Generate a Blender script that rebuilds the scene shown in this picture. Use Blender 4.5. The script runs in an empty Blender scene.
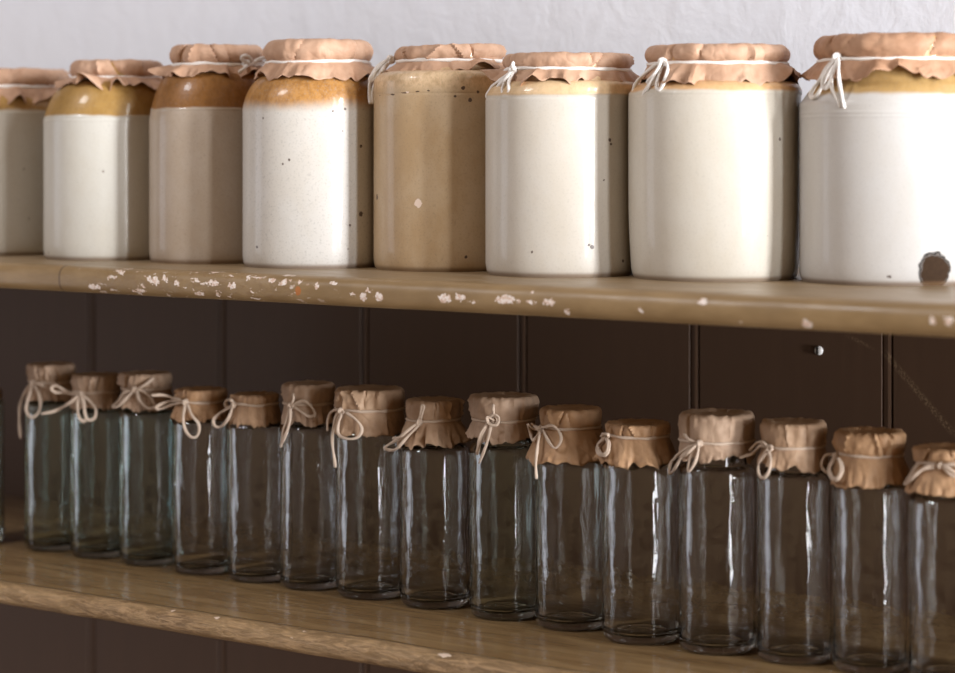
import bpy, bmesh, math, random
from mathutils import Vector, noise

random.seed(11)
D = bpy.data
SC = bpy.context.scene
COL = SC.collection
PI = math.pi

# ------------------------------------------------------------------ camera geometry
FPX = 2300.0                       # focal length in pixels of the 955 px frame
HY = 144.0                         # height of the horizon in the frame
PHI = math.atan(FPX / 3252.0)      # how far the lens looks along the shelves
S, C = math.sin(PHI), math.cos(PHI)
CAMZ = 1.45
ZU, ZL = -0.124, -0.455            # tops of the two shelves below the lens
YB = 2.085                         # face of the back wall
CAM = Vector((0, 0, CAMZ))
FWD = Vector((-S, C, 0))

def ray(x, y):
    u = (x - 477.5) / FPX
    return Vector((-S + u * C, C + u * S, -(y - HY) / FPX))

def x_on_wall(x, Y):
    d = ray(x, HY)
    return d.x * Y / d.y

def at_depth_y(x, y, Y):
    d = ray(x, y)
    return CAM + d * (Y / d.y)

def foot(xc, yf, rp, Z):
    """centre, radius and depth of a round foot whose front touches pixel (xc, yf) on height Z"""
    d = ray(xc, yf)
    t = Z / d.z
    g = Vector((d.x * t, d.y * t, 0))
    h = g.normalized()
    dep = t
    for _ in range(6):
        r = rp * dep / FPX
        c = g + h * r
        dep = c.dot(FWD)
    return c, r, dep, h

# ------------------------------------------------------------------ object helpers
def tag(o, label=None, cat=None, group=None, kind=None):
    if label: o['label'] = label
    if cat: o['category'] = cat
    if group: o['group'] = group
    if kind: o['kind'] = kind
    return o

def empty(name, loc, label, cat, group=None):
    o = D.objects.new(name, None)
    o.empty_display_size = 0.03
    o.location = loc
    COL.objects.link(o)
    return tag(o, label, cat, group)

def build(name, verts, faces, mat, parent=None, smooth=True, sharp=None):
    me = D.meshes.new(name)
    me.from_pydata([tuple(v) for v in verts], [], faces)
    bm = bmesh.new(); bm.from_mesh(me)
    bmesh.ops.recalc_face_normals(bm, faces=bm.faces)
    bm.to_mesh(me); bm.free()
    me.update()
    if smooth:
        me.shade_smooth()
        if sharp:
            me.set_sharp_from_angle(angle=math.radians(sharp))
    o = D.objects.new(name, me)
    COL.objects.link(o)
    me.materials.append(mat)
    if parent: o.parent = parent
    return o

def lathe(profile, n=96, wob=None, closed=False):
    """profile of (r, z); ends on the axis become poles"""
    vs, fs, rings = [], [], []
    for k, (r, z) in enumerate(profile):
        if r < 1e-6:
            rings.append([len(vs)]); vs.append((0, 0, z))
        else:
            ring = []
            for i in range(n):
                a = 2 * PI * i / n
                rr = r + (wob(a, z, r) if wob else 0)
                ring.append(len(vs)); vs.append((rr * math.cos(a), rr * math.sin(a), z))
            rings.append(ring)
    pairs = list(zip(rings[:-1], rings[1:]))
    if closed: pairs.append((rings[-1], rings[0]))
    for a, b in pairs:
        if len(a) == 1 and len(b) == 1: continue
        for i in range(n):
            j = (i + 1) % n
            if len(a) == 1: fs.append((a[0], b[j], b[i]))
            elif len(b) == 1: fs.append((a[i], a[j], b[0]))
            else: fs.append((a[i], a[j], b[j], b[i]))
    return vs, fs

def catmull(pts, per=9):
    pts = [Vector(p) for p in pts]
    P = [pts[0] * 2 - pts[1]] + pts + [pts[-1] * 2 - pts[-2]]
    out = []
    for i in range(1, len(P) - 2):
        a, b, c, d = P[i - 1], P[i], P[i + 1], P[i + 2]
        for k in range(per):
            t = k / per
            out.append(0.5 * ((2 * b) + (c - a) * t + (2 * a - 5 * b + 4 * c - d) * t * t + (3 * b - a - 3 * c + d) * t ** 3))
    out.append(pts[-1])
    return out

def tube(vs, fs, path, r, closed=False, n=8, twist=True):
    """two-ply twine along a path: an oval section that turns as it runs"""
    base = len(vs)
    m = len(path)
    up = Vector((0.3, 0.2, 1)).normalized()
    run = 0.0
    prev_n = None
    for i, p in enumerate(path):
        if closed: t = path[(i + 1) % m] - path[i - 1]
        else: t = path[min(i + 1, m - 1)] - path[max(i - 1, 0)]
        if t.length < 1e-9: t = Vector((1, 0, 0))
        t.normalize()
        if prev_n is None:
            nrm = t.cross(up)
            if nrm.length < 1e-3: nrm = t.cross(Vector((1, 0, 0)))
        else:
            nrm = prev_n - t * prev_n.dot(t)
        nrm.normalize(); prev_n = nrm
        bn = t.cross(nrm)
        if i: run += (path[i] - path[i - 1]).length
        ph = run / (r * 5.5) if twist else 0
        end = 1.0 if closed else (0.8 if i in (0, m - 1) else 1.0)
        for k in range(n):
            a = 2 * PI * k / n
            rr = r * end * (1 + 0.22 * math.cos(2 * (a - ph)))
            vs.append(p + nrm * (rr * math.cos(a)) + bn * (rr * math.sin(a)))
    segs = m if closed else m - 1
    for i in range(segs):
        j = (i + 1) % m
        for k in range(n):
            l = (k + 1) % n
            fs.append((base + i * n + k, base + i * n + l, base + j * n + l, base + j * n + k))
    if not closed:
        fs.append(tuple(base + k for k in range(n))[::-1])
        fs.append(tuple(base + (m - 1) * n + k for k in range(n)))

def box(vs, fs, lo, hi):
    b = len(vs)
    for z in (lo[2], hi[2]):
        for x, y in ((lo[0], lo[1]), (hi[0], lo[1]), (hi[0], hi[1]), (lo[0], hi[1])):
            vs.append((x, y, z))
    fs += [tuple(b + i for i in f) for f in ((0, 3, 2, 1), (4, 5, 6, 7), (0, 1, 5, 4), (1, 2, 6, 5), (2, 3, 7, 6), (3, 0, 4, 7))]

# ------------------------------------------------------------------ material helpers
class NT:
    def __init__(self, name):
        self.m = D.materials.new(name)
        self.m.use_nodes = True
        self.t = self.m.node_tree
        self.t.nodes.clear()
        self.out = self.n('ShaderNodeOutputMaterial')
        self.b = self.n('ShaderNodeBsdfPrincipled')
        self.l(self.b.outputs[0], self.out.inputs[0])
        self.tc = self.n('ShaderNodeTexCoord')
        self.obj = self.tc.outputs['Object']
    def n(self, t): return self.t.nodes.new(t)
    def l(self, a, b): self.t.links.new(a, b)
    def put(self, sock, v):
        if hasattr(v, 'is_output'): self.l(v, sock)
        else: sock.default_value = v
    def math(self, op, a, b=0.0, clamp=False):
        n = self.n('ShaderNodeMath'); n.operation = op; n.use_clamp = clamp
        self.put(n.inputs[0], a); self.put(n.inputs[1], b)
        return n.outputs[0]
    def scale(self, v, s):
        n = self.n('ShaderNodeVectorMath'); n.operation = 'MULTIPLY'
        self.put(n.inputs[0], v); n.inputs[1].default_value = s
        return n.outputs[0]
    def noise(self, v, sc, detail=3, rough=0.5, dist=0.0, w=0.0):
        n = self.n('ShaderNodeTexNoise'); n.noise_dimensions = '4D'
        self.l(v, n.inputs['Vector']); n.inputs['Scale'].default_value = sc
        n.inputs['Detail'].default_value = detail; n.inputs['Roughness'].default_value = rough
        n.inputs['Distortion'].default_value = dist; n.inputs['W'].default_value = w
        return n.outputs[0]
    def step(self, v, a, b, lo=0.0, hi=1.0):
        n = self.n('ShaderNodeMapRange'); n.interpolation_type = 'SMOOTHSTEP'
        self.put(n.inputs[0], v); self.put(n.inputs[1], a); self.put(n.inputs[2], b)
        n.inputs[3].default_value = lo; n.inputs[4].default_value = hi
        return n.outputs[0]
    def mix(self, f, a, b):
        n = self.n('ShaderNodeMix'); n.data_type = 'RGBA'
        self.put(n.inputs[0], f)
        for s, v in ((n.inputs[6], a), (n.inputs[7], b)):
            if isinstance(v, tuple): v = v + (1,) if len(v) == 3 else v
            self.put(s, v)
        return n.outputs[2]
    def sep(self, v):
        n = self.n('ShaderNodeSeparateXYZ'); self.l(v, n.inputs[0]); return n.outputs
    def bump(self, h, strength, dist, prev=None):
        n = self.n('ShaderNodeBump'); n.inputs['Strength'].default_value = strength
        n.inputs['Distance'].default_value = dist
        self.l(h, n.inputs['Height'])
        if prev is not None: self.l(prev, n.inputs['Normal'])
        self.l(n.outputs[0], self.b.inputs['Normal'])
        return n.outputs[0]
    def spots(self, pts, warp=0.0, wscale=100.0):
        """1 inside any of the listed (x, y, z, radius, stretch) patches"""
        v = self.obj
        if warp:
            nn = self.n('ShaderNodeTexNoise'); self.l(self.obj, nn.inputs['Vector']); nn.inputs['Scale'].default_value = wscale
            nn.inputs['Detail'].default_value = 3
            s = self.n('ShaderNodeVectorMath'); s.operation = 'MULTIPLY_ADD'
            self.l(nn.outputs[1], s.inputs[0]); s.inputs[1].default_value = (warp,) * 3
            a = self.n('ShaderNodeVectorMath'); a.operation = 'SUBTRACT'
            self.l(self.obj, a.inputs[0]); a.inputs[1].default_value = (warp / 2,) * 3
            self.l(a.outputs[0], s.inputs[2]); v = s.outputs[0]
        tot = None
        for (x, y, z, r, st) in pts:
            a = self.n('ShaderNodeVectorMath'); a.operation = 'SUBTRACT'
            self.l(v, a.inputs[0]); a.inputs[1].default_value = (x, y, z)
            q = self.scale(a.outputs[0], (1 / st, 1 / st if abs(st) < 1 else 1, 1))
            ln = self.n('ShaderNodeVectorMath'); ln.operation = 'LENGTH'; self.l(q, ln.inputs[0])
            f = self.step(ln.outputs['Value'], r * 0.9, r, 1.0, 0.0)
            tot = f if tot is None else self.math('MAXIMUM', tot, f)
        return tot
    def set(self, **k):
        names = dict(color='Base Color', rough='Roughness', coat='Coat Weight', coat_rough='Coat Roughness', ior='IOR',
                     metal='Metallic', trans='Transmission Weight', spec='Specular IOR Level')
        for a, v in k.items():
            if isinstance(v, tuple) and len(v) == 3: v = v + (1,)
            self.put(self.b.inputs[names[a]], v)
        return self

def srgb(r, g, b):
    f = lambda c: (c / 255 / 12.92) if c / 255 <= 0.04045 else ((c / 255 + 0.055) / 1.055) ** 2.4
    return (f(r), f(g), f(b))

def kraft_material(name, col, dark, seed):
    t = NT(name)
    n1 = t.noise(t.obj, 45, 5, 0.6, w=seed)
    n2 = t.noise(t.scale(t.obj, (1, 1, 0.25)), 420, 2, w=seed)
    f = t.math('ADD', t.math('MULTIPLY', t.step(n1, 0.35, 0.68), 0.75), t.math('MULTIPLY', n2, 0.25))
    t.set(color=t.mix(f, dark, col), rough=0.62, spec=0.35)
    cr = t.noise(t.obj, 42, 2, 0.5, dist=0.6, w=seed + 3)
    ridge = t.math('ABSOLUTE', t.math('SUBTRACT', cr, 0.5))
    b = t.bump(ridge, 0.45, 0.009)
    t.bump(n2, 0.12, 0.001, b)
    return t.m

def twine_material(name, col):
    t = NT(name)
    n = t.noise(t.obj, 700, 3)
    t.set(color=t.mix(n, tuple(c * 0.72 for c in col), col), rough=0.85, spec=0.2)
    t.bump(n, 0.4, 0.0008)
    return t.m

def stoneware_material(name, top, low, zb, blend, seed, speck=0.4, mott=0.3, edge=0.004, pits=(), chips=(), brown=(), shiny=0.85):
    low = tuple(c * 0.71 for c in low); top = tuple(c * 0.92 for c in top)
    t = NT(name)
    z = t.sep(t.obj)[2]
    wav = t.math('MULTIPLY', t.math('SUBTRACT', t.noise(t.obj, 22, 3, w=seed), 0.5), edge * 2)
    zz = t.math('ADD', z, wav)
    f = t.step(zz, zb - blend, zb + blend)
    big = t.step(t.noise(t.scale(t.obj, (1, 1, 0.6)), 18, 6, 0.68, w=seed + 1), 0.36, 0.66)
    lowd = tuple(c * k for c, k in zip(low, (0.86, 0.79, 0.68)))
    lowc = t.mix(t.math('MULTIPLY', big, mott), low, lowd)
    topd = tuple(c * k for c, k in zip(top, (0.62, 0.55, 0.45)))
    mm = t.noise(t.scale(t.obj, (1, 1, 0.7)), 160, 4, 0.7, w=seed + 2)
    topc = t.mix(t.math('MULTIPLY', t.step(mm, 0.38, 0.66), 0.7 * speck + 0.2), top, topd)
    col = t.mix(f, lowc, topc)
    fine = t.noise(t.obj, 520, 2, w=seed)
    col = t.mix(t.math('MULTIPLY', t.step(fine, 0.50, 0.78), 0.40 * speck + 0.12), col, tuple(c * 0.5 for c in low))
    # iron pits in the glaze
    vo = t.n('ShaderNodeTexVoronoi'); vo.inputs['Scale'].default_value = 42; t.l(t.obj, vo.inputs['Vector'])
    pick = t.step(t.sep(vo.outputs['Color'])[0], 0.86 - 0.10 * speck, 0.87)
    dot = t.math('MULTIPLY', t.step(vo.outputs['Distance'], 0.035, 0.075, 1, 0), pick)
    col = t.mix(t.math('MULTIPLY', dot, 0.75), col, srgb(95, 70, 55))
    if pits: col = t.mix(t.math('MULTIPLY', t.spots(pits, 0.002, 300), 0.9), col, srgb(70, 50, 42))
    if chips: col = t.mix(t.spots(chips, 0.006, 220), col, srgb(235, 215, 200))
    rough = 0.40
    ct = shiny * 0.28
    bs = t.bump(t.noise(t.obj, 26, 3, w=seed), 0.12, 0.004)
    t.bump(fine, 0.10 + 0.1 * speck, 0.0006, bs)
    if brown:
        bf = t.spots(brown, 0.010, 130)
        inner = t.mix(t.noise(t.obj, 260, 5, 0.7), srgb(40, 27, 18), srgb(74, 55, 38))
        rim = t.spots([(x, y, zc, r * 1.12, st) for x, y, zc, r, st in brown], 0.010, 130)
        col = t.mix(t.math('SUBTRACT', rim, bf, True), col, srgb(24, 16, 11))
        col = t.mix(bf, col, inner)
        rough = t.math('ADD', t.math('MULTIPLY', rim, 0.55), 0.40)
        ct = t.math('MULTIPLY', t.math('SUBTRACT', 1.0, rim, True), shiny * 0.28)
    # bare foot ring
    col = t.mix(t.step(z, 0.0015, 0.006, 0.75, 0), col, srgb(112, 86, 60))
    t.set(color=col, rough=rough, coat=ct, coat_rough=0.08, spec=0.3)
    return t.m

def glass_material(name, tint, seed):
    t = NT(name)
    t.set(color=tint, rough=0.0, trans=1.0, ior=1.47)
    h1 = t.noise(t.scale(t.obj, (1, 1, 0.22)), 85, 2, 0.5, dist=0.6, w=seed)
    h2 = t.noise(t.obj, 55, 2, 0.5, w=seed + 4)
    b = t.bump(h1, 0.20, 0.004)
    t.bump(h2, 0.12, 0.004, b)
    return t.m

# ------------------------------------------------------------------ the room: walls, panelling
def plaster():
    t = NT('plaster')
    a = t.noise(t.obj, 9, 5, 0.6)
    t.set(color=t.mix(a, srgb(226, 230, 241), srgb(234, 237, 245)), rough=0.8, spec=0.25)
    b1 = t.bump(t.noise(t.obj, 28, 4, 0.55, dist=0.5), 0.09, 0.02)
    t.bump(t.noise(t.obj, 210, 3), 0.06, 0.003, b1)
    return t.m

def panel_paint():
    t = NT('brown_panel_paint')
    a = t.noise(t.scale(t.obj, (1, 1, 0.12)), 60, 4, 0.6)
    col = t.mix(a, srgb(80, 60, 47), srgb(89, 67, 52))
    # pale diagonal rub marks low on the right-hand boards
    p0 = at_depth_y(884, 352, YB); p1 = at_depth_y(952, 432, YB)
    q = at_depth_y(848, 336, YB); q1 = at_depth_y(870, 347, YB)
    o = t.sep(t.obj)
    def streak(a_, b_, w, gain):
        dx, dz = b_.x - a_.x, b_.z - a_.z
        L = math.hypot(dx, dz); dx /= L; dz /= L
        ex = t.math('SUBTRACT', o[0], a_.x); ez = t.math('SUBTRACT', o[2], a_.z)
        along = t.math('ADD', t.math('MULTIPLY', ex, dx), t.math('MULTIPLY', ez, dz))
        perp = t.math('ABSOLUTE', t.math('SUBTRACT', t.math('MULTIPLY', ex, dz), t.math('MULTIPLY', ez, dx)))
        inn = t.math('MULTIPLY', t.step(along, -0.006, 0.006), t.step(along, L - 0.006, L + 0.01, 1, 0))
        f = t.math('MULTIPLY', inn, t.step(perp, w * 0.3, w, 1, 0))
        return t.math('MULTIPLY', f, t.step(t.noise(t.obj, 330, 4, 0.7), 0.42, 0.62, 0, gain))
    col = t.mix(streak(p0, p1, 0.0048, 0.5), col, srgb(150, 128, 100))
    col = t.mix(streak(q, q1, 0.003, 0.35), col, srgb(150, 128, 100))
    t.set(color=col, rough=0.55, spec=0.25)
    t.bump(a, 0.15, 0.002)
    return t.m

XL, XR = -3.6, 0.35
ZTOP, ZLOW = CAMZ + 0.95, 0.0
vs, fs = [], []
box(vs, fs, (XL, YB, CAMZ + ZU - 0.012), (XR, YB + 0.12, ZTOP))
tag(build('wall_back', vs, fs, plaster(), smooth=False), 'pale lilac grey plastered wall behind the stoneware jars', kind='structure')

def flags():
    t = NT('floor_boards')
    a = t.noise(t.scale(t.obj, (0.15, 1, 1)), 12, 5, 0.6)
    t.set(color=t.mix(a, srgb(92, 72, 54), srgb(120, 96, 72)), rough=0.6)
    return t.m
vs, fs = [], []
box(vs, fs, (XL, -3.2, -0.06), (4.2, YB + 0.12, 0.0))
tag(build('floor', vs, fs, flags(), smooth=False), 'brown floor in front of the shelves', kind='structure')

# tongue-and-groove boards: one sheet whose profile dips into a double bead at each joint
gx = [x_on_wall(px, YB) for px in (222, 365, 523, 695, 888)]
pitch = (gx[-1] - gx[0]) / 4
joints = [gx[0] - pitch * k for k in range(8, 0, -1)] + gx + [gx[-1] + pitch * k for k in range(1, 5)]
prof = [(XL, 0)]
for j in joints:
    if XL + 0.02 < j < XR - 0.02:
        for dx, dy in ((-.0070, 0), (-.0062, .0014), (-.0050, .0014), (-.0042, .0002), (0, -.0003), (.0028, .0003), (.0036, .0026), (.0052, .0026), (.0060, 0)):
            prof.append((j + dx, dy))
prof.append((XR, 0))
vs, fs = [], []
z0, z1 = ZLOW, CAMZ + ZU - 0.006
for (x, dy) in prof: vs += [(x, YB + dy, z0), (x, YB + dy, z1)]
m = len(prof)
fs += [(2 * i, 2 * i + 2, 2 * i + 3, 2 * i + 1) for i in range(m - 1)]
b = len(vs)
vs += [(XL, YB + 0.03, z0), (XL, YB + 0.03, z1), (XR, YB + 0.03, z0), (XR, YB + 0.03, z1)]
fs += [(b, b + 2, b + 3, b + 1), (0, 1, b + 1, b), (2 * m - 2, b + 2, b + 3, 2 * m - 1),
       tuple(range(0, 2 * m, 2)) + (b + 2, b), tuple(range(1, 2 * m, 2)) + (b + 3, b + 1)]
tag(build('wall_panelling', vs, fs, panel_paint(), smooth=False), 'dark brown vertical board panelling below the upper shelf', kind='structure')

# ------------------------------------------------------------------ shelves
def shelf(name, ytop, ybot_extra, zt, th, nose, mat, label, rough_amp, seed):
    """board with a rounded front edge; cross-section swept along x"""
    sec = [(YB - 0.001, 0.0)]
    for k in range(1, 9): sec.append((YB - (YB - ytop) * k / 9, 0.0))
    for k in range(0, 15):
        a = PI * k / 14
        e = math.copysign(abs(math.cos(a)) ** 0.8, math.cos(a))
        sec.append((ytop - nose * math.sin(a) ** 0.85, -th / 2 + th / 2 * e))
    sec += [(YB - 0.2, -th), (YB - 0.001, -th)]
    n = 620
    vs, fs = [], []
    for i in range(n + 1):
        x = XL + (XR - XL) * i / n
        for k, (y, z) in enumerate(sec):
            front = max(0.0, min(1.0, (ytop + 0.01 - y) / 0.012))
            w = noise.noise(Vector((x * 6, y * 30 + seed, z * 40))) * 0.6 + noise.noise(Vector((x * 38, y * 90, z * 120 + seed))) * 0.4
            w2 = noise.noise(Vector((x * 2.1, seed, 0.5)))
            vs.append((x, y + front * (w * rough_amp + w2 * rough_amp * 0.8), zt + z + front * rough_amp * 0.5 * noise.noise(Vector((x * 12, z * 50, seed + 7)))))
    q = len(sec)
    for i in range(n):
        for k in range(q):
            l = (k + 1) % q
            fs.append((i * q + k, (i + 1) * q + k, (i + 1) * q + l, i * q + l))
    fs.append(tuple(range(q))); fs.append(tuple(n * q + k for k in range(q)))
    o = build(name, vs, fs, mat, sharp=50)
    return tag(o, label, 'shelf')

YU, TU, NU = 1.681, 0.0272, 0.014
YL, TL, NL = 1.668, 0.0222, 0.011
def upper_paint():
    t = NT('olive_shelf_paint')
    n1 = t.noise(t.scale(t.obj, (0.5, 1.4, 1.4)), 30, 5, 0.6)
    col = t.mix(t.step(n1, 0.35, 0.68), srgb(133, 109, 76), srgb(151, 126, 91))
    o = t.sep(t.obj)
    # flat top, paler in uneven patches
    n3 = t.noise(t.scale(t.obj, (0.6, 2, 1)), 26, 5, 0.65)
    topf = t.step(o[1], YU - 0.004, YU + 0.010)
    col = t.mix(t.math('MULTIPLY', topf, t.step(n3, 0.4, 0.65, 0.15, 0.75)), col, srgb(150, 132, 110))
    # chipped paint along the rounded edge
    xa, xb = at_depth_y(70, 280, YU).x, at_depth_y(330, 280, YU).x
    zone = t.math('MULTIPLY', t.step(o[0], xa, xa + 0.10), t.step(o[0], xb - 0.10, xb + 0.05, 1, 0))
    zone = t.math('MULTIPLY', zone, t.step(o[1], YU - 0.002, YU + 0.003, 1, 0))
    n2 = t.noise(t.scale(t.obj, (0.55, 1, 1)), 190, 5, 0.62, dist=0.4, w=2.0)
    grey = t.math('MULTIPLY', zone, t.step(n2, 0.53, 0.60))
    col = t.mix(t.math('MULTIPLY', grey, 0.55), col, srgb(132, 104, 72))
    n4 = t.noise(t.scale(t.obj, (0.5, 1, 1)), 150, 4, 0.6, dist=0.5, w=7.0)
    chip = t.math('MULTIPLY', zone, t.step(n4, 0.595, 0.615))
    pk = t.noise(t.obj, 300, 3, w=4.0)
    white = t.mix(t.step(pk, 0.4, 0.62), srgb(240, 230, 224), srgb(212, 184, 166))
    col = t.mix(chip, col, white)
    P = []
    for px, py, r, st in ((156, 281, 3.6, 1.5), (150, 279, 2.5, 1), (164, 278, 2.4, 1), (178, 283, 2.4, 1.6), (213, 283, 2.4, 3), (233, 286, 2.6, 2), (95, 287, 2.4, 3.2),
                          (141, 291, 1.8, 3), (199, 294, 1.8, 3.5), (272, 280, 2.6, 1.6), (284, 282, 3.2, 1), (289, 279, 1.8, 1.3), (317, 286, 2.4, 1), (333, 283, 2.0, 2.0),
                          (364, 296.5, 3.4, 1), (370, 291, 1.7, 3), (380, 296.5, 3.6, 1.1), (353, 294, 1.6, 2), (446, 298.5, 3.6, 1.7), (461, 297.5, 2.8, 2.0), (474, 302, 1.4, 4),
                          (506, 299.5, 3.6, 2.5), (519, 301, 2.0, 1.5), (532, 302, 1.6, 3.5), (550, 302, 2.8, 2.0), (532, 292, 1.7, 1), (567, 312, 2.2, 1),
                          (703, 302, 2.4, 1.4), (642, 310, 2.0, 1), (807, 324.5, 3.0, 1.6), (740, 323, 1.3, 1), (949, 321, 3.2, 1), (933, 321, 2.6, 0.9), (300, 282, 1.8, 1.3)):
        p = at_depth_y(px, py, YU - NU * 0.9)
        P.append((p.x, p.y, p.z - 0.0, r * 0.00125, st))
    # distance is measured along the edge and its height only
    flat = t.spots([(x, y, z, r, st) for x, y, z, r, st in P], 0.0075, 330)
    col = t.mix(flat, col, white)
    w = at_depth_y(299, 291, YU - NU * 0.9)
    col = t.mix(t.spots([(w.x, w.y, w.z, 0.0042, 0.95)], 0.004, 200), col, srgb(176, 112, 62))
    # joint in the moulding towards the left
    jx = at_depth_y(59, 275, YU - NU).x
    jl = t.math('ABSOLUTE', t.math('SUBTRACT', o[0], jx))
    col = t.mix(t.math('MULTIPLY', t.step(jl, 0.0008, 0.002, 1, 0), 0.8), col, srgb(95, 74, 52))
    t.set(color=col, rough=t.step(n3, 0.3, 0.7, 0.32, 0.5), spec=0.5)
    b = t.bump(t.math('MULTIPLY', zone, n2), 0.35, 0.003)
    t.bump(t.noise(t.scale(t.obj, (0.3, 1, 1)), 120, 4), 0.12, 0.002, b)
    return t.m

def lower_paint():
    t = NT('worn_varnished_wood')
    o = t.sep(t.obj)
    g = t.noise(t.scale(t.obj, (0.10, 1, 1)), 75, 6, 0.65, dist=0.9)
    n1 = t.noise(t.scale(t.obj, (0.35, 1, 1)), 18, 5, 0.65, w=3)
    col = t.mix(t.step(g, 0.35, 0.65), srgb(132, 104, 70), srgb(158, 130, 92))
    col = t.mix(t.step(n1, 0.45, 0.68, 0, 0.6), col, srgb(104, 78, 50))
    front = t.step(o[1], YL - 0.001, YL + 0.006, 1, 0)
    gr = t.noise(t.scale(t.obj, (0.22, 1, 1)), 130, 6, 0.7, dist=2.2, w=5)
    col = t.mix(t.math('MULTIPLY', front, t.step(gr, 0.42, 0.62)), col, srgb(178, 146, 108))
    fl = t.noise(t.scale(t.obj, (0.4, 1, 1)), 100, 5, 0.65, w=9)
    zone = t.step(o[1], YL + 0.003, YL + 0.010, 1, 0)
    col = t.mix(t.math('MULTIPLY', zone, t.step(fl, 0.685, 0.71)), col, srgb(222, 200, 178))
    P = []
    for px, py, r, st in ((217, 616, 2.8, 1.5), (97, 592, 2.4, 1.3), (304, 629, 2.0, 1.5), (445, 657, 3.4, 2.6), (173, 610, 2, 1), (185, 621, 2, 1.4), (484, 671, 2.5, 1.5), (352, 641, 1.6, 2)):
        p = at_depth_y(px, py, YL - NL * 0.5)
        P.append((p.x, p.y, p.z, r * 0.00105, st))
    col = t.mix(t.spots(P, 0.005, 260), col, srgb(230, 208, 190))
    t.set(color=col, rough=t.math('ADD', t.step(n1, 0.3, 0.7, 0.10, 0.26), t.math('MULTIPLY', front, 0.25)), spec=0.5)
    b = t.bump(t.math('MULTIPLY', front, gr), 0.8, 0.006)
    t.bump(g, 0.14, 0.0015, b)
    return t.m

shelf('shelf', YU, 0, CAMZ + ZU, TU, NU, upper_paint(), 'upper olive brown painted shelf with rounded chipped front edge', 0.0007, 3.0)
shelf('shelf', YL, 0, CAMZ + ZL, TL, NL, lower_paint(), 'lower glossy brown shelf with rough worn edge under the glass bottles', 0.0022, 11.0)

# slotted screw head in the panelling
sp = at_depth_y(819, 350.5, YB)
glint = NT('white_glint'); glint.set(color=(0.92, 0.92, 0.91), rough=0.35, metal=0.0, spec=0.8)  # the head's glint is put into a plain white, non-metal colour
slot = NT('dark_slot'); slot.set(color=(0.02, 0.015, 0.012), rough=0.8)
scr = empty('screw', (sp.x, YB, sp.z), 'tiny bright slotted screw head in the dark boards under the upper shelf', 'screw')
rs = 0.0047
vs, fs = lathe([(0, .0026), (rs * .5, .0025), (rs * .85, .0020), (rs * .97, .0010), (rs, 0), (rs * .9, -.004), (0, -.004)], 32)
vs = [(x, -z, y) for x, y, z in vs]
build('screw_head', vs, fs, glint.m, scr)
vs, fs = [], []
box(vs, fs, (-.0018, -.0031, -rs * .9), (.0004, -.0010, rs * .9))
build('screw_slot', vs, fs, slot.m, scr, smooth=False)

# ------------------------------------------------------------------ paper covers and their strings
class Cover:
    """paper cover profile: flat top, rolled or square edge, pinch under the string, flaring skirt"""
    def __init__(self, r_rim, r_pinch, r_skirt, zt, zs, zh, roll):
        self.__dict__.update(locals())
    def profile(self):
        P = [(0.0, self.zt - 0.0004)]
        for k in range(1, 6): P.append((self.r_rim * 0.8 * k / 6, self.zt - 0.0002))
        h = self.zt - self.zs
        if self.roll:
            ro = h * 0.52
            zc = self.zt - ro
            for k in range(0, 13):
                a = PI / 2 - PI * 0.80 * k / 12
                P.append((self.r_rim - ro + ro * math.cos(a), zc + ro * math.sin(a)))
        else:
            c = min(0.0045, h * 0.25)
            for k in range(0, 5):
                a = PI / 2 * (1 - k / 4)
                P.append((self.r_rim - c + c * math.cos(a), self.zt - c + c * math.sin(a)))
            for k in range(1, 6):
                q = k / 6
                P.append((self.r_rim + (self.r_pinch - self.r_rim) * q ** 2.5, self.zt - c - (h - c) * q))
        P.append((self.r_pinch, self.zs))
        self.i_pinch = len(P) - 1
        for k in range(1, 13):
            q = k / 12
            P.append((self.r_pinch + (self.r_skirt - self.r_pinch) * q ** 0.85, self.zs + (self.zh - self.zs) * q))
        return P
    def R(self, z):
        """outermost radius at height z, never less than what overhangs it"""
        P = self.profile()[6:]
        best = 0
        if z >= self.zs:
            for (r0, z0), (r1, z1) in zip(P[:-1], P[1:]):
                if min(z0, z1) - 1e-6 <= z <= max(z0, z1) + 1e-6:
                    q = 0 if abs(z1 - z0) < 1e-9 else (z - z0) / (z1 - z0)
                    best = max(best, r0 + (r1 - r0) * q)
            return best or self.r_rim
        q = max(0, min(1, (z - self.zs) / (self.zh - self.zs)))
        return self.r_pinch + (self.r_skirt - self.r_pinch) * q ** 0.85

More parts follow.
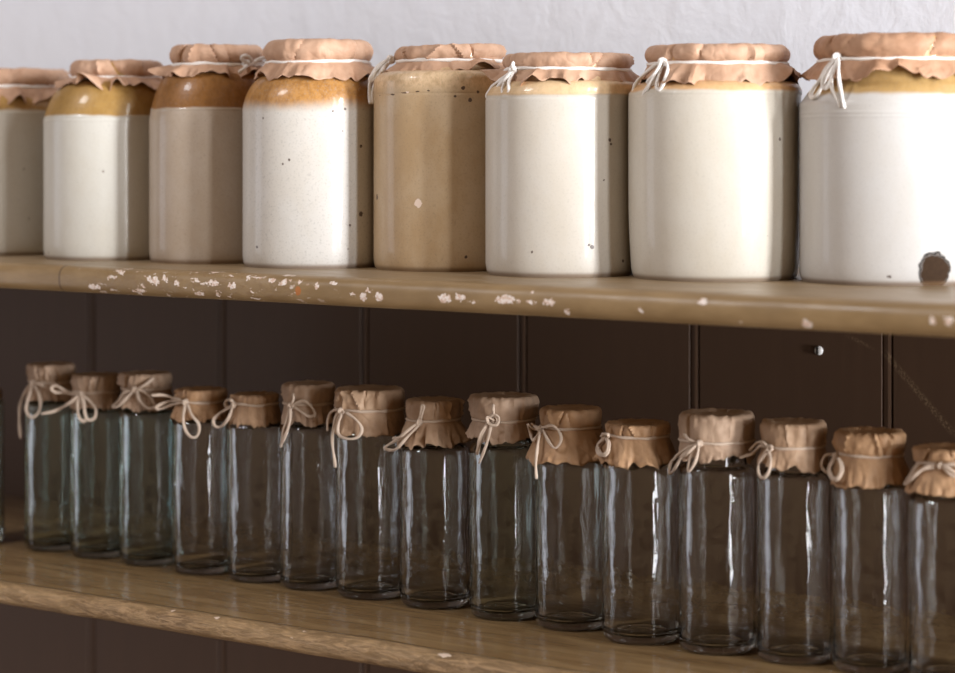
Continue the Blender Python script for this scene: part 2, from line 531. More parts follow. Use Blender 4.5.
def cover_mesh(cv, seed, pleat, hem, n=168, crease=10, crumple=0.0010, nfold=9):
    rnd = random.Random(seed)
    P = cv.profile()
    ip = cv.i_pinch
    folds = []
    for _ in range(nfold):
        fl = rnd.choice((1, 1, 1, -1))
        folds.append((rnd.uniform(0, 2 * PI), rnd.uniform(0.08, 0.42), rnd.uniform(0.03, 0.16), fl * rnd.uniform(0.3, 1.0), rnd.choice((1, -1))))
    creases = [(rnd.uniform(0, 2 * PI), rnd.uniform(0.015, 0.035), rnd.uniform(-1, 1), rnd.uniform(-.3, .3)) for _ in range(crease)]
    def wrap(d): return (d + PI) % (2 * PI) - PI
    vs, fs, rings = [], [], []
    zlo, zhi = cv.zh, cv.zt
    for k, (r, z) in enumerate(P):
        if r < 1e-6:
            rings.append([len(vs)]); vs.append((0, 0, z)); continue
        ring = []
        t = max(0.0, (k - ip) / (len(P) - 1 - ip))
        for i in range(n):
            a = 2 * PI * i / n
            rr, zz = r, z
            u = Vector((math.cos(a), math.sin(a), 0))
            if t > 0:
                f = 0
                for c, wa, wb, s, sd in folds:
                    d = wrap(a - c) * sd
                    d = d / wa if d > 0 else -d / wb
                    if d < 1: f += s * (1 - d)
                f += 0.5 * noise.noise(u * 3.1 + Vector((seed, 0, 0)))
                rr += pleat * t ** 1.1 * f
                zig = 0.5 - 2.2 * abs(noise.noise(u * 5.5 + Vector((seed * 2, 3, 0))))
                zz += hem * 0.22 * t * zig
                hv = 0.7 * noise.noise(u * 2.3 + Vector((0, seed, 0))) + 0.4 * noise.noise(u * 5.0 + Vector((0, 0, seed)))
                zz += hem * t * hv + 0.45 * pleat * t * f
                rr += crumple * 1.5 * t * noise.noise(u * 11 + Vector((0, 0, z * 160 + seed)))
            elif r > cv.r_rim * 0.6:
                for c, w, s, sl in creases:
                    d = wrap(a - c - sl * (z - cv.zs) / max(1e-4, zhi - cv.zs)) / w
                    if abs(d) < 3: rr += crumple * 2.0 * s * math.exp(-d * d)
                    if 0 < d < 8: rr += crumple * 1.5 * s * (1 - d / 8)
                rr += crumple * 0.8 * noise.noise(u * 6 + Vector((seed, 0, z * 90)))
                zz += crumple * 0.7 * noise.noise(u * 5 + Vector((0, seed, 4)))
                if k == ip: rr = r
            else:
                zz += crumple * 1.2 * noise.noise(Vector((r * u.x * 60, r * u.y * 60, seed))) - crumple * 0.6
            ring.append(len(vs)); vs.append((rr * math.cos(a), rr * math.sin(a), zz))
        rings.append(ring)
    for a, b in zip(rings[:-1], rings[1:]):
        for i in range(n):
            j = (i + 1) % n
            if len(a) == 1: fs.append((a[0], b[i], b[j]))
            else: fs.append((a[i], b[i], b[j], a[j]))
    return vs, fs

def on_cover(px, py, base, axis, cv, clr):
    """point of the cover (or of the air just in front of it) that a strand drawn at that place of the photograph runs through"""
    d = ray(px, py)
    R = cv.r_pinch
    z = 0
    ox, oy = axis.x, axis.y
    for _ in range(5):
        rr = R + clr
        a = d.x * d.x + d.y * d.y
        bq = -2 * (ox * d.x + oy * d.y)
        c = ox * ox + oy * oy - rr * rr
        disc = bq * bq - 4 * a * c
        t = (-bq - math.sqrt(disc)) / (2 * a) if disc > 0 else -bq / (2 * a)
        z = CAMZ + d.z * t - base.z
        R = cv.R(z)
    p = CAM + d * t
    return p - base

def tie(parent, base, axis, cv, rs, mat, strands, zband, knot=None, lift=1.0, seed=0):
    vs, fs = [], []
    off = axis - base; off.z = 0
    n = 72
    ring = []
    for i in range(n):
        a = 2 * PI * i / n
        w = rs * 0.8 * noise.noise(Vector((math.cos(a) * 1.5, math.sin(a) * 1.5, seed)))
        ring.append(Vector((off.x + (cv.r_pinch + rs * 0.75) * math.cos(a), off.y + (cv.r_pinch + rs * 0.75) * math.sin(a), zband + w)))
    tube(vs, fs, ring, rs, closed=True)
    st = build('string', vs, fs, mat, parent)
    vs, fs = [], []
    for i, s in enumerate(strands):
        path = catmull([(x, y, 0) for x, y in s], 8)
        m = len(path)
        pts = []
        for k, q in enumerate(path):
            bow = math.sin(PI * k / (m - 1))
            pts.append(on_cover(q.x, q.y, base, axis, cv, rs * (1.6 + 0.7 * i * lift + 2.2 * bow)))
        for _ in range(3):
            pts = [pts[0]] + [(pts[k - 1] + pts[k] * 2 + pts[k + 1]) / 4 for k in range(1, m - 1)] + [pts[-1]]
        tube(vs, fs, pts, rs)
    if knot:
        kp = on_cover(knot[0], knot[1], base, axis, cv, rs * 1.9)
        kr = rs * 2.0
        for j in range(3):
            rot = j * 1.05 + seed
            lp = []
            for i in range(14):
                a = 2 * PI * i / 14
                v = Vector((math.cos(a) * kr, 0, math.sin(a) * kr * 0.8))
                v = Vector((v.x * math.cos(rot * .5), v.x * math.sin(rot * .5), v.z)) + Vector((0, (j - 1) * rs * .8, 0))
                lp.append(kp + v)
            tube(vs, fs, lp, rs * 0.95, closed=True)
    if vs:
        build('bow', vs, fs, mat, st)
    return st

def solidify(o, th):
    m = o.modifiers.new('thickness', 'SOLIDIFY'); m.thickness = th; m.offset = 0.0
    return o

# ------------------------------------------------------------------ stoneware jars
KR = srgb(202, 167, 142); KRD = srgb(178, 141, 115)
jar_paper = [kraft_material('pink_kraft_%s' % 'abc'[k], KR if k != 2 else srgb(186, 148, 120), KRD if k != 2 else srgb(166, 126, 98), 5.0 * k) for k in range(3)]
jar_twine = twine_material('white_twine', srgb(252, 248, 244))
WHITE = srgb(236, 231, 222)

def zfront(py, c, h, r):
    """height of a feature seen at pixel row py on the front of a round body"""
    p = c - h * r
    return CAMZ - (py - HY) / FPX * p.dot(FWD)

def make_jar(xc, yf, rp, rim_c, rim_rp, y_top, y_str, y_hem, skirt_rp, y_full, y_neck, neck_rp, mat_args, label, paper, pleat=0.0085, hem=0.013,
             strands=(), knot=None, ridges=(), taper=0.0, tilt=0.0, seed=0, square=2.0, pits_px=(), chips_px=(), brown_px=(), nfold=11):
    c, r, dep, h = foot(xc, yf, rp, ZU)
    k = dep / FPX
    base = Vector((c.x, c.y, CAMZ + ZU))
    jar = empty('stoneware_jar', base, label, 'jar', 'stoneware jars on the upper shelf')
    Z = lambda y, rr: zfront(y, c, h, rr) - base.z
    right = Vector((-h.y, h.x, 0)); right = -right if right.dot(Vector((C, S, 0))) < 0 else right
    off = right * ((rim_c - xc) * k)
    rim, sk, neck = rim_rp * k, skirt_rp * k, neck_rp * k
    zt, zs, zh = Z(y_top, rim * .9), Z(y_str, rim), Z(y_hem, sk)
    zf, zn = Z(y_full, r), Z(y_neck, neck)
    ro = (zt - zs) * 0.52
    pinch = rim - ro * 0.42
    prof = [(0, .004), (r * .80, .004), (r * .84, 0), (r * .965 - taper * r, 0), (r * .985 - taper * r, .0030), (r - taper * r, .010)]
    N = 16
    for i in range(1, N + 1):
        q = i / N
        z = .010 + (zf - .010) * q
        rr = r * (1 - taper * (1 - min(1, q * 2.2)) ** 2)
        prof.append((rr, z))
    for i in range(1, 15):
        a = PI / 2 * i / 14
        prof.append((neck + (r - neck) * math.cos(a) ** (2 / square), zf + (zn - zf) * math.sin(a) ** (2 / square)))
    extra = []
    for (yr, amp, wd) in ridges:
        zc = Z(yr, r)
        extra.append((zc, amp * 0.6, wd))
    if extra:
        dense = []
        for (a, b) in zip(prof[:-1], prof[1:]):
            m = 1
            if a[1] > zf * .6 and b[1] > a[1] + 1e-4: m = max(1, int((b[1] - a[1]) / .0006))
            for i in range(m): dense.append((a[0] + (b[0] - a[0]) * i / m, a[1] + (b[1] - a[1]) * i / m))
        dense.append(prof[-1])
        prof = [(rr + (sum(am * math.exp(-((z - zc) / wd) ** 2) for zc, am, wd in extra) if rr > neck * 1.02 else 0), z) for rr, z in dense]
    mouth = min(pinch - .0015, neck)
    prof += [(mouth, max(zn + .001, zs - .004)), (mouth, zs + .0005), (min(rim - .004, mouth + .006), zs + ro * .9), (mouth - .001, zt - .0030), (mouth - .008, zt - .0030), (mouth - .010, zn), (r - .014, zf - .01), (r - .014, .02), (0, .018)]
    # the mouth sits a touch off the body's axis where the photograph shows the cover off centre
    def shift(z):
        q = max(0.0, min(1.0, (z - zf) / max(1e-4, zn - zf)))
        return off * q
    vs, fs = lathe(prof, 112, wob=lambda a, z, rr: rr * 0.004 * noise.noise(Vector((math.cos(a) * 1.3 + seed, math.sin(a) * 1.3, z * 7))))
    vs = [Vector(v) + shift(v[2]) for v in vs]
    def surf(px, py):
        d = ray(px, py); a = d.x ** 2 + d.y ** 2; b = -2 * (c.x * d.x + c.y * d.y); cc = c.x ** 2 + c.y ** 2 - r * r
        t = (-b - math.sqrt(max(0, b * b - 4 * a * cc))) / (2 * a)
        return CAM + d * t - base
    def spots(L):
        out = []
        for px, py, rad, *st in L:
            p = surf(px, py); out.append((p.x, p.y, p.z, rad * k, float(st[0]) if st else 1.0))
        return out
    y_b, blend = mat_args['zb'], mat_args['blend']
    args = dict(mat_args); args['zb'] = Z(y_b, r); args['blend'] = blend * k
    args.update(pits=spots(pits_px), chips=spots(chips_px), brown=spots(brown_px), seed=float(seed))
    build('jar_body', vs, fs, stoneware_material('stoneware_glaze', **args), jar, sharp=60)
    cv = Cover(rim, pinch, sk, zt, zs, zh, True)
    vs, fs = cover_mesh(cv, seed + 1.37, pleat * 1.35, hem * 1.15, nfold=nfold, crease=16, crumple=.0019)
    sl = tilt * k / rim
    vs = [(x + off.x, y + off.y, z + sl * (x * right.x + y * right.y)) for x, y, z in vs]
    solidify(build('paper_cover', vs, fs, paper, jar, sharp=35), .0005)
    axis = Vector((c.x + off.x, c.y + off.y, 0))
    tie(jar, base, axis, cv, 1.75 * k, jar_twine, strands, zs - 1.2 * k, knot, seed=seed)
    return jar

OCH = srgb(182, 144, 86); BRN = srgb(148, 102, 54); ORG = srgb(206, 158, 100); TAN = srgb(206, 178, 138)
G = lambda top, low, zb, blend, **k: dict(top=top, low=low, zb=zb, blend=blend, **k)

make_jar(5, 256, 69, 8, 58, 68, 85, 101, 64, 118, 92, 50, G(OCH, srgb(226, 220, 208), 110, 2), 'stoneware jar cut off by the left photo edge on the upper shelf', jar_paper[0],
         seed=1, ridges=((113, .0006, .0012),))
make_jar(109.5, 260.9, 65, 117, 46, 59.5, 76, 86, 60, 121, 80, 44, G(srgb(172, 136, 78), srgb(232, 229, 220), 115, 1.5, speck=0.2), 'squat white stoneware jar with ochre shoulder and no bow, left of the brown shouldered jar', jar_paper[0],
         seed=2, ridges=((116.5, .0008, .0011), (120, .0005, .0012)), pleat=.008)
make_jar(211.5, 264.2, 61.7, 217, 47, 44, 63, 76, 54, 120, 72, 45, G(BRN, srgb(212, 196, 180), 108, 1.2, speck=0.5, mott=0.6), 'greyish stoneware jar with dark brown glazed shoulder and small bow at its right', jar_paper[0],
         seed=3, ridges=((109, .0007, .0010),), pleat=.008,
         strands=([(246, 63.5), (242, 59), (243, 56), (248, 56), (251.5, 60), (250, 64), (246, 65)], [(247, 64), (252, 64), (258, 59.5), (266, 58), (268, 60.5), (262, 63.5), (254, 65)],
                  [(247, 65), (244, 68.5), (239, 72.5)]), knot=(247, 64))
make_jar(313.5, 269.1, 70.5, 318, 55, 38.5, 60, 77, 63, 108, 74, 50, G(srgb(190, 140, 80), srgb(240, 237, 232), 105, 8, speck=0.9, mott=0.35, edge=.006), 'bright white stoneware jar with speckled orange shoulder and dark pits, fourth from the left', jar_paper[0],
         seed=4, pits_px=((361, 214, 2.6), (289, 160, 1.4), (283, 164, 1.2), (263, 118, 1.1), (361, 146, 1.8), (342, 131, 1.3), (350, 225, 1.2), (257, 247, 1.6), (345, 109, 1.5), (333, 111, 1.2)))
make_jar(446.3, 272.1, 72.6, 450, 55, 44, 58.5, 70.5, 61, 80, 70, 58, G(srgb(224, 196, 160), srgb(226, 200, 166), 88, 6, speck=0.6, mott=1.0), 'plain tan stoneware jar without a white body, bow hanging at its left', jar_paper[0],
         seed=5, square=2.6, tilt=2.0, ridges=((93, -.0006, .0010), (267, .0005, .001)), chips_px=((418, 203, 4.0), (407, 92, 1.6)), pits_px=((377, 197, 3.0), (466, 257, 1.8), (380, 95.6, .75, 6), (392, 94.4, .85, 5), (404, 92.8, .8, 6), (418, 91.4, .75, 5), (429, 90.6, .7, 5), (463, 88, 2.0), (470, 100, 2.2), (455, 96, 1.4), (478, 92, 1.5)),
         strands=([(389, 59), (382, 63), (375.7, 69.3), (369.4, 78.7), (371.8, 81), (382, 70.8), (391.4, 60.6)], [(388, 60), (380.4, 66), (373, 76), (369.4, 84), (370.4, 104)],
                  [(390, 61), (385, 66), (377, 79), (373.5, 88), (371.8, 104)]), knot=(390, 59.5))
make_jar(561.5, 277.9, 76, 567.5, 65, 52, 67, 84, 70, 98, 80, 62, G(srgb(222, 192, 152), srgb(236, 230, 220), 94.5, 1.5, speck=0.25, mott=0.35), 'white stoneware jar with flat pale tan shoulder, directly right of the plain tan jar', jar_paper[1],
         seed=6, square=3.0, ridges=((93, .0012, .0010), (97, -.0006, .0012)), pits_px=((610, 140, 2.0), (611, 144, 1.6), (592, 247, 2.2), (589, 245, 1.4), (532, 252, 1.2), (623, 261, 1.6), (604, 180, 1.0)),
         strands=([(513, 71), (505, 77), (495, 84), (487, 94), (488, 98), (493.5, 94), (499, 85), (509, 74)], [(512, 72), (506.8, 79), (502.6, 89), (505, 95.5), (509.3, 92), (508.6, 82), (513, 73)],
                  [(511, 72), (505, 79), (500, 86)], [(513, 70), (512.5, 66), (513.5, 62.5)]), knot=(513, 69.5), hem=.016, nfold=15)
make_jar(714.5, 282.3, 86, 717.5, 72, 43.5, 61, 83, 79, 96, 80, 66, G(srgb(222, 180, 132), srgb(238, 232, 220), 89, 1.5, speck=0.2, mott=0.35), 'large cream stoneware jar with peach rim under jagged paper, second from the right', jar_paper[1],
         seed=7, square=2.6, taper=0.03, ridges=((92, .0008, .0012),), pits_px=((780, 139, 1.5), (771, 258, 1.4)), hem=.018, nfold=16, pleat=.009,
         strands=([(661, 62), (650, 69), (639.3, 79), (633.5, 89), (636, 95), (643.8, 93), (653.3, 84.4), (660, 66)], [(662, 63), (659, 75), (656.5, 86), (659.5, 90), (664, 82), (668, 68), (664, 62)],
                  [(660, 66), (650, 84), (644, 93), (639.3, 105.4)], [(661, 61), (657, 70), (647, 83)]), knot=(663, 61.5))
make_jar(890.3, 286.3, 90.3, 897, 82.5, 32.5, 57, 78, 89, 104, 82, 80, G(srgb(186, 152, 98), srgb(232, 230, 228), 93, 2.5, speck=0.15, mott=0.25), 'biggest white stoneware jar with ochre neck and brown chip at its foot', jar_paper[2],
         seed=8, square=1.25, ridges=((101, .0009, .0012), (112, .0007, .0014), (116, .0005, .0012)), brown_px=((935, 270, 16.5),), pits_px=((890, 277, 1.5), (888, 277, 1.2)), pleat=.007,
         strands=([(836, 58), (828, 66), (820, 79), (811, 93), (812, 97.5), (817, 95), (824, 82), (834, 62)], [(837, 58), (832, 72), (831, 86), (836, 97), (841, 107.5)],
                  [(838, 58), (838.5, 70), (839.5, 84), (844.6, 108.5)], [(836, 58), (826, 72), (822, 84), (826, 88), (833, 74), (837, 60)]), knot=(837.5, 56.5))

# ------------------------------------------------------------------ glass bottles
bp = [kraft_material('brown_kraft_%s' % 'abcd'[k], srgb(*a), srgb(*b_), 3.0 + 7 * k) for k, (a, b_) in enumerate((((184, 156, 130), (158, 128, 102)), ((184, 148, 114), (152, 118, 86)), ((184, 158, 136), (158, 132, 110)), ((184, 152, 122), (154, 122, 94))))]
b_twine = twine_material('beige_twine', srgb(208, 188, 170))
CLEAR, AQUA, GREEN = (0.97, 0.975, 0.97), (0.86, 0.95, 0.94), (0.90, 0.955, 0.93)
gl = {'clear': [glass_material('clear_glass_%s' % 'abc'[k], CLEAR, 10.0 * k) for k in range(3)], 'aqua': [glass_material('aqua_glass', AQUA, 44.0)], 'green': [glass_material('green_glass', GREEN, 51.0)]}

def make_bottle(xc, yf, rp, lid_c, lid_rp, y_top, y_str, y_hem, skirt_rp, y_sh, glass, label, paper, strands=(), knot=None, seed=0, pleat=.003, hem=.004, pinch=0.93, nfold=8):
    pleat *= 1.5; hem *= 1.6; yf += 1.5
    c, r, dep, h = foot(xc, yf, rp, ZL)
    k = dep / FPX
    base = Vector((c.x, c.y, CAMZ + ZL))
    bo = empty('glass_bottle', base, label, 'bottle', 'paper capped glass bottles on the lower shelf')
    y_top += 3.5
    Z = lambda y, rr: zfront(y, c, h, rr) - base.z
    right = Vector((-h.y, h.x, 0)); right = -right if right.dot(Vector((C, S, 0))) < 0 else right
    off = right * ((lid_c - xc) * k)
    lid, sk = lid_rp * k, skirt_rp * k
    zt, zs, zh, zsh = Z(y_top, lid), Z(y_str, lid), Z(y_hem, sk), Z(y_sh, r)
    pr = lid * pinch
    nk = min(pr - .0025, r * 0.80)
    zn = zsh + .011
    w = .0024
    P = [(0, .0016), (r * .62, .0010), (r * .70, 0), (r * .80, 0), (r * .88, .0008), (r * .94, .0026), (r * .98, .0054), (r, .0095)]
    for i in range(1, 13): P.append((r, .0095 + (zsh - .0095) * i / 12))
    for i in range(1, 11):
        a = PI / 2 * i / 10
        P.append((nk + (r - nk) * math.cos(a), zsh + (zn - zsh) * math.sin(a)))
    zl = zt - .0025
    P += [(nk, zn + .003), (nk + .0004, zl - .008), (nk + .0018, zl - .006), (nk + .0018, zl - .001), (nk + .0008, zl), (nk - w + .0005, zl), (nk - w, zl - .001), (nk - w, zn)]
    for i in range(1, 9):
        a = PI / 2 * (1 - i / 8)
        P.append((nk - w + (r - nk) * math.cos(a), zsh + (zn - zsh - w) * math.sin(a)))
    for i in range(1, 11): P.append((r - w, zsh - (zsh - .0145) * i / 10))
    P += [(r - w - .0012, .0105), (r - w - .006, .0072), (r * .6, .0068), (0, .0090)]
    def wob(a, z, rr):
        return .00040 * noise.noise(Vector((math.cos(a) * 2.2 + seed, math.sin(a) * 2.2, z * 14))) + .00016 * noise.noise(Vector((math.cos(a) * 6, math.sin(a) * 6 + seed, z * 30)))
    vs, fs = lathe(P, 96, wob=wob)
    vs = [Vector(v) + off * max(0.0, min(1.0, (v[2] - zsh) / (zn - zsh))) for v in vs]
    build('bottle_body', vs, fs, glass, bo, sharp=70)
    cv = Cover(lid, pr, sk, zt, zs, zh, False)
    vs, fs = cover_mesh(cv, seed + .61, pleat, hem, n=132, crease=11, crumple=.0015, nfold=nfold)
    vs = [(x + off.x, y + off.y, z) for x, y, z in vs]
    solidify(build('paper_cover', vs, fs, paper, bo, sharp=32), .0004)
    tie(bo, base, Vector((c.x + off.x, c.y + off.y, 0)), cv, 1.4 * k, b_twine, strands, zs, knot, seed=seed * 1.7)
    return bo

A, GR, K = gl['aqua'][0], gl['green'][0], gl['clear']
make_bottle(-24, 545, 28, -24, 20, 358, 378, 400, 25, 408, A, 'glass bottle mostly cut off by the left edge of the photo', bp[0], seed=20)
make_bottle(54, 551.5, 29, 52, 23, 362, 383, 402, 25, 411, A, 'tall aqua bottle with one long trailing string end, leftmost capped one in full view', bp[2], seed=21,
            strands=([(32, 383.4), (24.5, 393), (20, 406.4), (19.3, 421.3), (20.8, 438.4)], [(32, 384), (29, 396), (26, 409.4), (31.2, 417.6), (38.6, 412.4), (40.4, 402), (37.9, 391.6), (33, 385)],
                     [(32, 383), (39, 384), (45, 387)]), knot=(32.5, 383.4), hem=.003)
make_bottle(99, 558.5, 29, 97, 24, 373, 393, 410, 26, 419, A, 'aqua bottle with two hanging bow loops and a string end reaching left', bp[2], seed=22,
            strands=([(79.5, 394.6), (65.3, 393), (55, 392.3), (51.2, 387.9), (56.4, 385.6), (63.9, 390), (72, 393.5)], [(79, 395), (77.5, 406.4), (79, 417), (83.2, 421.5), (86, 418), (83, 405), (80.5, 396)],
                     [(81, 395), (84, 403), (84.5, 413), (88, 419.8), (94.5, 418.3), (95.8, 409.4), (89, 400.5), (82, 395)], [(78, 396), (72, 401), (65.3, 405.7), (55, 411), (40.8, 413.9)]), knot=(80, 394.6))
make_bottle(149, 566, 30, 147, 25, 371.5, 390, 410, 27, 421, A, 'aqua bottle whose bow has one string end sticking up across the paper', bp[2], seed=23,
            strands=([(136, 389.4), (141, 387), (147, 383), (153.5, 378.2)], [(135, 390), (124, 393), (117.8, 402), (112.6, 407.2), (119, 405.7), (128.2, 396), (135, 390)],
                     [(137, 390), (139.4, 400.5), (148, 408), (155, 406.4), (150.5, 397.5), (143, 391.6), (137, 389)]), knot=(136, 389.6))
make_bottle(202, 575, 30, 201, 24, 387.5, 403, 421, 29, 429, K[0], 'short clear bottle with a long single hanging loop and wide loops reaching left', bp[1], seed=24,
            strands=([(186, 402), (174.3, 398.3), (162.4, 395), (151.2, 395.3)], [(183, 401), (169.8, 401.2), (156.4, 406.5), (158.7, 409.4), (171.3, 405), (184.7, 402)],
                     [(185.4, 403.5), (183.2, 416.8), (185.4, 430.2), (192, 437.6), (198, 434.7), (198.8, 424.3), (192, 415.3), (187, 404)]), knot=(186, 402.3), pleat=.004)
make_bottle(258, 583, 31, 256, 23, 392.5, 405.5, 429, 28, 433, K[1], 'short clear bottle with a slanting open loop at its left and low cap', bp[3], seed=25,
            strands=([(233, 404.4), (231, 400), (226.7, 400.4), (225.5, 405.6), (229.7, 408)], [(232.7, 405.8), (220.8, 412.5), (213.4, 420), (215.6, 426.6), (222.3, 425.9), (229, 417), (232.7, 406.6)]), knot=(233.3, 404.8))
make_bottle(311, 590.5, 31, 309, 26, 382, 405, 425.5, 27, 436, K[2], 'clear bottle with tall crumpled cap, a right hand loop and two long string ends', bp[2], seed=26,
            strands=([(291, 406), (293.6, 398.4), (292.8, 394)], [(292, 405), (302.5, 400.6), (311.4, 406.6), (315, 414), (310, 417), (301, 411.8), (293.6, 406.6)],
                     [(290.6, 407), (286.5, 421), (283, 434), (281, 446.7)], [(290.5, 408), (289.4, 424.4), (282.4, 442.7)]), knot=(291.3, 405.6))
make_bottle(370.5, 600, 35, 370, 34.5, 388, 411.5, 437, 35, 442, K[0], 'clear bottle with wide paper cap and one big round string loop', bp[0], seed=27,
            strands=([(342, 410), (332.3, 410.8), (327.8, 420.5), (327.5, 431)], [(340, 411), (335.5, 418), (333, 430), (332.3, 444.3), (334.5, 459), (335.2, 467.3)],
                     [(342, 412.3), (338.2, 425), (339, 435.3), (348.6, 439), (358, 437), (362, 429.4), (357.5, 421.2), (345.6, 412)]), knot=(342, 410.5), pinch=0.97)
make_bottle(435, 609.5, 35.5, 433.5, 27.5, 398.5, 421.5, 447.5, 36, 457, K[1], 'clear bottle with flared triangular paper skirt and loop slanting down to the left', bp[0], seed=28, pleat=.0045, hem=.006,
            strands=([(420, 421), (422.3, 413), (424, 407), (422, 405.5), (420.5, 413), (418.6, 421)], [(418.6, 423), (402.3, 436.4), (388, 445), (384.8, 448.6), (394.9, 449.8), (405.2, 439.4), (419.4, 424)],
                     [(418, 422.5), (406, 432), (400, 437), (392.8, 438.3)]), knot=(419, 422))
make_bottle(505, 621, 35.5, 504, 32.5, 395, 422, 442, 33.5, 458, GR, 'greenish glass bottle with a round string rosette on its cap', bp[2], seed=29,
            strands=([(489, 423), (482.3, 435), (477.8, 454.3)], [(488, 422), (480.5, 435), (476.6, 454)], [(491.2, 424.6), (487.2, 442.4), (479.3, 463.2)], [(493, 420), (487, 417), (489, 424), (497, 425), (499, 418), (493.5, 414.5), (488.5, 418)],
                     [(493.4, 404.5), (493.2, 409), (493.4, 414)]), knot=(493, 420))
make_bottle(572, 631.5, 37, 570.5, 31, 407.5, 429.5, 465, 44, 470, K[2], 'clear bottle with broad wavy paper skirt, big right loop and long string tail', bp[1], seed=30, pleat=.004, hem=.004, nfold=5,
            strands=([(541, 429), (532.8, 428.5), (527.6, 424), (530.5, 433), (532.8, 440.5), (537, 436), (541, 430)], [(531, 423), (537, 427.5), (541, 428.5)],
                     [(541.7, 428), (552, 425.5), (559.5, 432), (561, 441), (555, 448.3), (548.4, 441), (543, 430)], [(540.5, 430.5), (538.5, 440), (537, 451.3), (535.7, 463.2), (536.5, 478.8)]), knot=(541.3, 428.8))
make_bottle(641.5, 645.5, 39.5, 638, 32.5, 423, 438.5, 467, 39, 474, K[0], 'clear bottle with dark base and one small round loop beside low cap', bp[1], seed=31, pleat=.003, hem=.004,
            strands=([(605, 437), (597.5, 445), (597.5, 452.5), (603.8, 456), (608.8, 451.4), (609.2, 442.5), (605.5, 437)], [(606, 437), (599, 444), (599, 451.5), (603.8, 454.5), (607.5, 450.4), (607.7, 442.5), (606, 438)],
                     [(601, 437), (603, 434), (608, 434.5), (608, 437.5)]), knot=(605, 436))
make_bottle(717.5, 655.8, 38.8, 717, 37.5, 413, 444, 461.5, 37.5, 480, K[1], 'clear bottle with tallest crumpled cap, pointed corner and torn paper hem', bp[2], seed=32, pleat=.002, hem=.008, pinch=0.97,
            strands=([(698, 443), (688.6, 439.6), (684, 434)], [(697.5, 444), (684, 450), (671.5, 461.8), (669.3, 473.7), (674.5, 469.3), (682.7, 455.4), (696, 446)],
                     [(697.5, 444.8), (690, 457.4), (688.6, 471.5), (694.6, 463.3), (698.3, 451.4), (698, 445)], [(696, 445), (689, 452), (683.5, 457)]), knot=(699, 443.5))
make_bottle(794.5, 665.5, 37.5, 793.5, 32.5, 421.5, 449, 470.5, 35.5, 486, K[2], 'clear bottle with a narrow hanging loop and two loose ends reaching left', bp[0], seed=33, pleat=.0025, hem=.005,
            strands=([(769.4, 447.3), (759.7, 441.5), (749.3, 450.6)], [(767, 448), (760.5, 445.5), (752.3, 454), (746, 455.5), (739.7, 458)],
                     [(768, 449.6), (759, 463), (759, 474.8), (764.2, 477.8), (769.4, 470.3), (770.8, 460), (768.6, 451)]), knot=(770, 448))
make_bottle(870.5, 675.5, 38, 870.5, 34.5, 431, 457.5, 488, 39.5, 497, K[0], 'clear bottle with coiled double loop left of a long draped paper cap', bp[1], seed=34, pleat=.0035, hem=.003, pinch=0.9, nfold=5,
            strands=([(837, 454.8), (826, 455), (821.5, 464.4), (825.5, 471.8), (832, 474)], [(834, 457.5), (828, 468.9), (832.5, 479.3), (839.2, 478.3), (843, 468.4), (838.4, 457.5)],
                     [(835, 457), (829.5, 468), (833, 477.5), (838.5, 476.5), (841.3, 468), (837.6, 458)]), knot=(836.5, 455.5))
make_bottle(949, 688, 40, 949, 33, 447.5, 466, 497, 43, 510, K[1], 'clear bottle with flat wide bow, cut off by the right photo edge', bp[1], seed=35, pleat=.003, hem=.003, nfold=5,
            strands=([(940.5, 464.8), (924, 463), (916.7, 465.5), (905.5, 482.6), (907.8, 483.3), (919.7, 471.4), (930, 467.7), (940, 466)], [(938, 464), (926, 467), (915, 474), (907, 482)],
                     [(941, 465), (954, 464), (962, 470), (955, 477), (943, 468)], [(941, 466), (948, 468), (958, 475)]), knot=(940.5, 465.5))

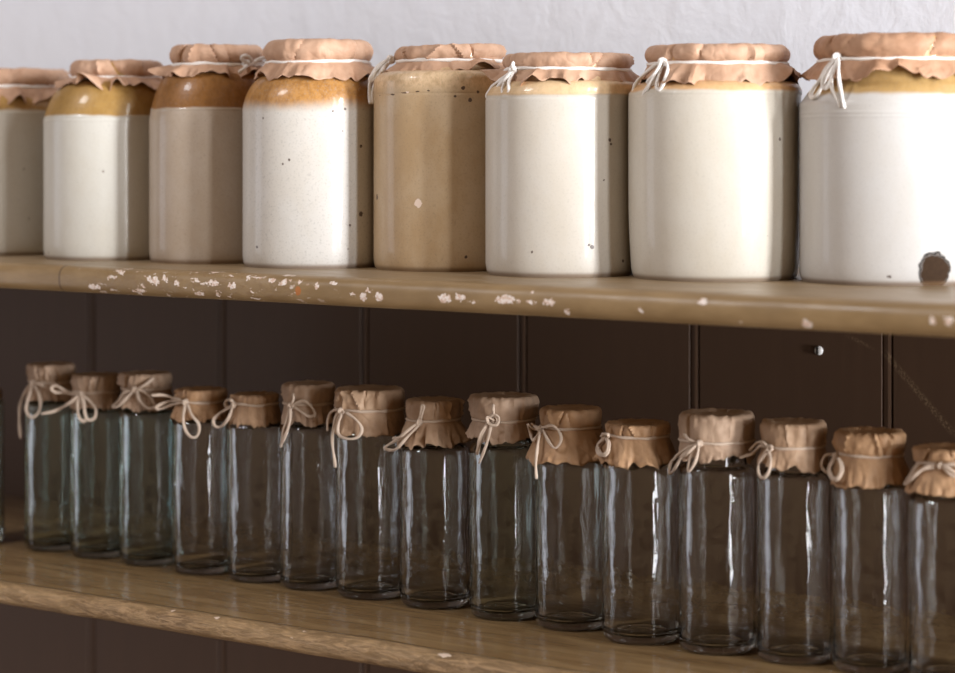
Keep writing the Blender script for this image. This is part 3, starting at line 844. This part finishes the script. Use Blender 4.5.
# ------------------------------------------------------------------ daylight
def window_light(name, loc, aim, sx, sy, power, col):
    l = D.lights.new(name, 'AREA'); l.shape = 'RECTANGLE'; l.size = sx; l.size_y = sy
    l.energy = power; l.color = col
    o = D.objects.new(name, l); COL.objects.link(o)
    o.location = loc
    o.rotation_euler = (Vector(aim) - Vector(loc)).to_track_quat('-Z', 'Y').to_euler()
    return o
mid = Vector((-1.3, 1.85, CAMZ - 0.15))
# the two panes of the tall window to the right, then the high window behind the camera
for deg, far, wide, high, power in ((71, 3.2, 0.25, 2.7, 56), (83, 5.0, 0.52, 2.9, 560)):
    az = math.radians(deg)
    window_light('window_light_right', mid + Vector((far * math.sin(az), -far * math.cos(az), high / 2 - 1.26)), mid + Vector((0, 0, high / 2 - 1.26)), wide, high, power, (0.97, 0.98, 1.0))
az = math.radians(-62)
window_light('window_light_left', mid + Vector((3.0 * math.sin(az), -3.0 * math.cos(az), -0.32)), mid + Vector((0, 0, -0.32)), 0.75, 1.9, 14, (0.84, 0.89, 1.0))
az = math.radians(-28)
window_light('window_light_front', mid + Vector((2.8 * math.sin(az), -2.8 * math.cos(az), 2.2)), mid, 0.7, 0.6, 45, (0.95, 0.96, 1.0))

w = D.worlds.new('room_light'); SC.world = w; w.use_nodes = True
bg = w.node_tree.nodes['Background']
bg.inputs[0].default_value = (1.0, 0.67, 0.39, 1); bg.inputs[1].default_value = 0.26

# ------------------------------------------------------------------ camera
cam = D.cameras.new('camera'); co = D.objects.new('camera', cam); COL.objects.link(co)
co.location = CAM
co.rotation_euler = (PI / 2, 0, PHI)
cam.sensor_fit = 'HORIZONTAL'; cam.sensor_width = 36.0
cam.lens = FPX / 955 * 36
cam.shift_y = -(673 / 2 - HY) / 955
cam.clip_start = 0.05
cam.dof.use_dof = True
cam.dof.focus_distance = 2.2
cam.dof.aperture_fstop = 3.6
SC.camera = co

SC.view_settings.view_transform = 'Standard'
SC.view_settings.look = 'None'
SC.view_settings.exposure = 0.0
SC.view_settings.gamma = 1.0
SC.view_settings.use_curve_mapping = False
cy = SC.cycles
cy.max_bounces = 24; cy.transmission_bounces = 24; cy.transparent_max_bounces = 16; cy.glossy_bounces = 8; cy.diffuse_bounces = 4
cy.caustics_reflective = False; cy.caustics_refractive = False
cy.sample_clamp_indirect = 3.0
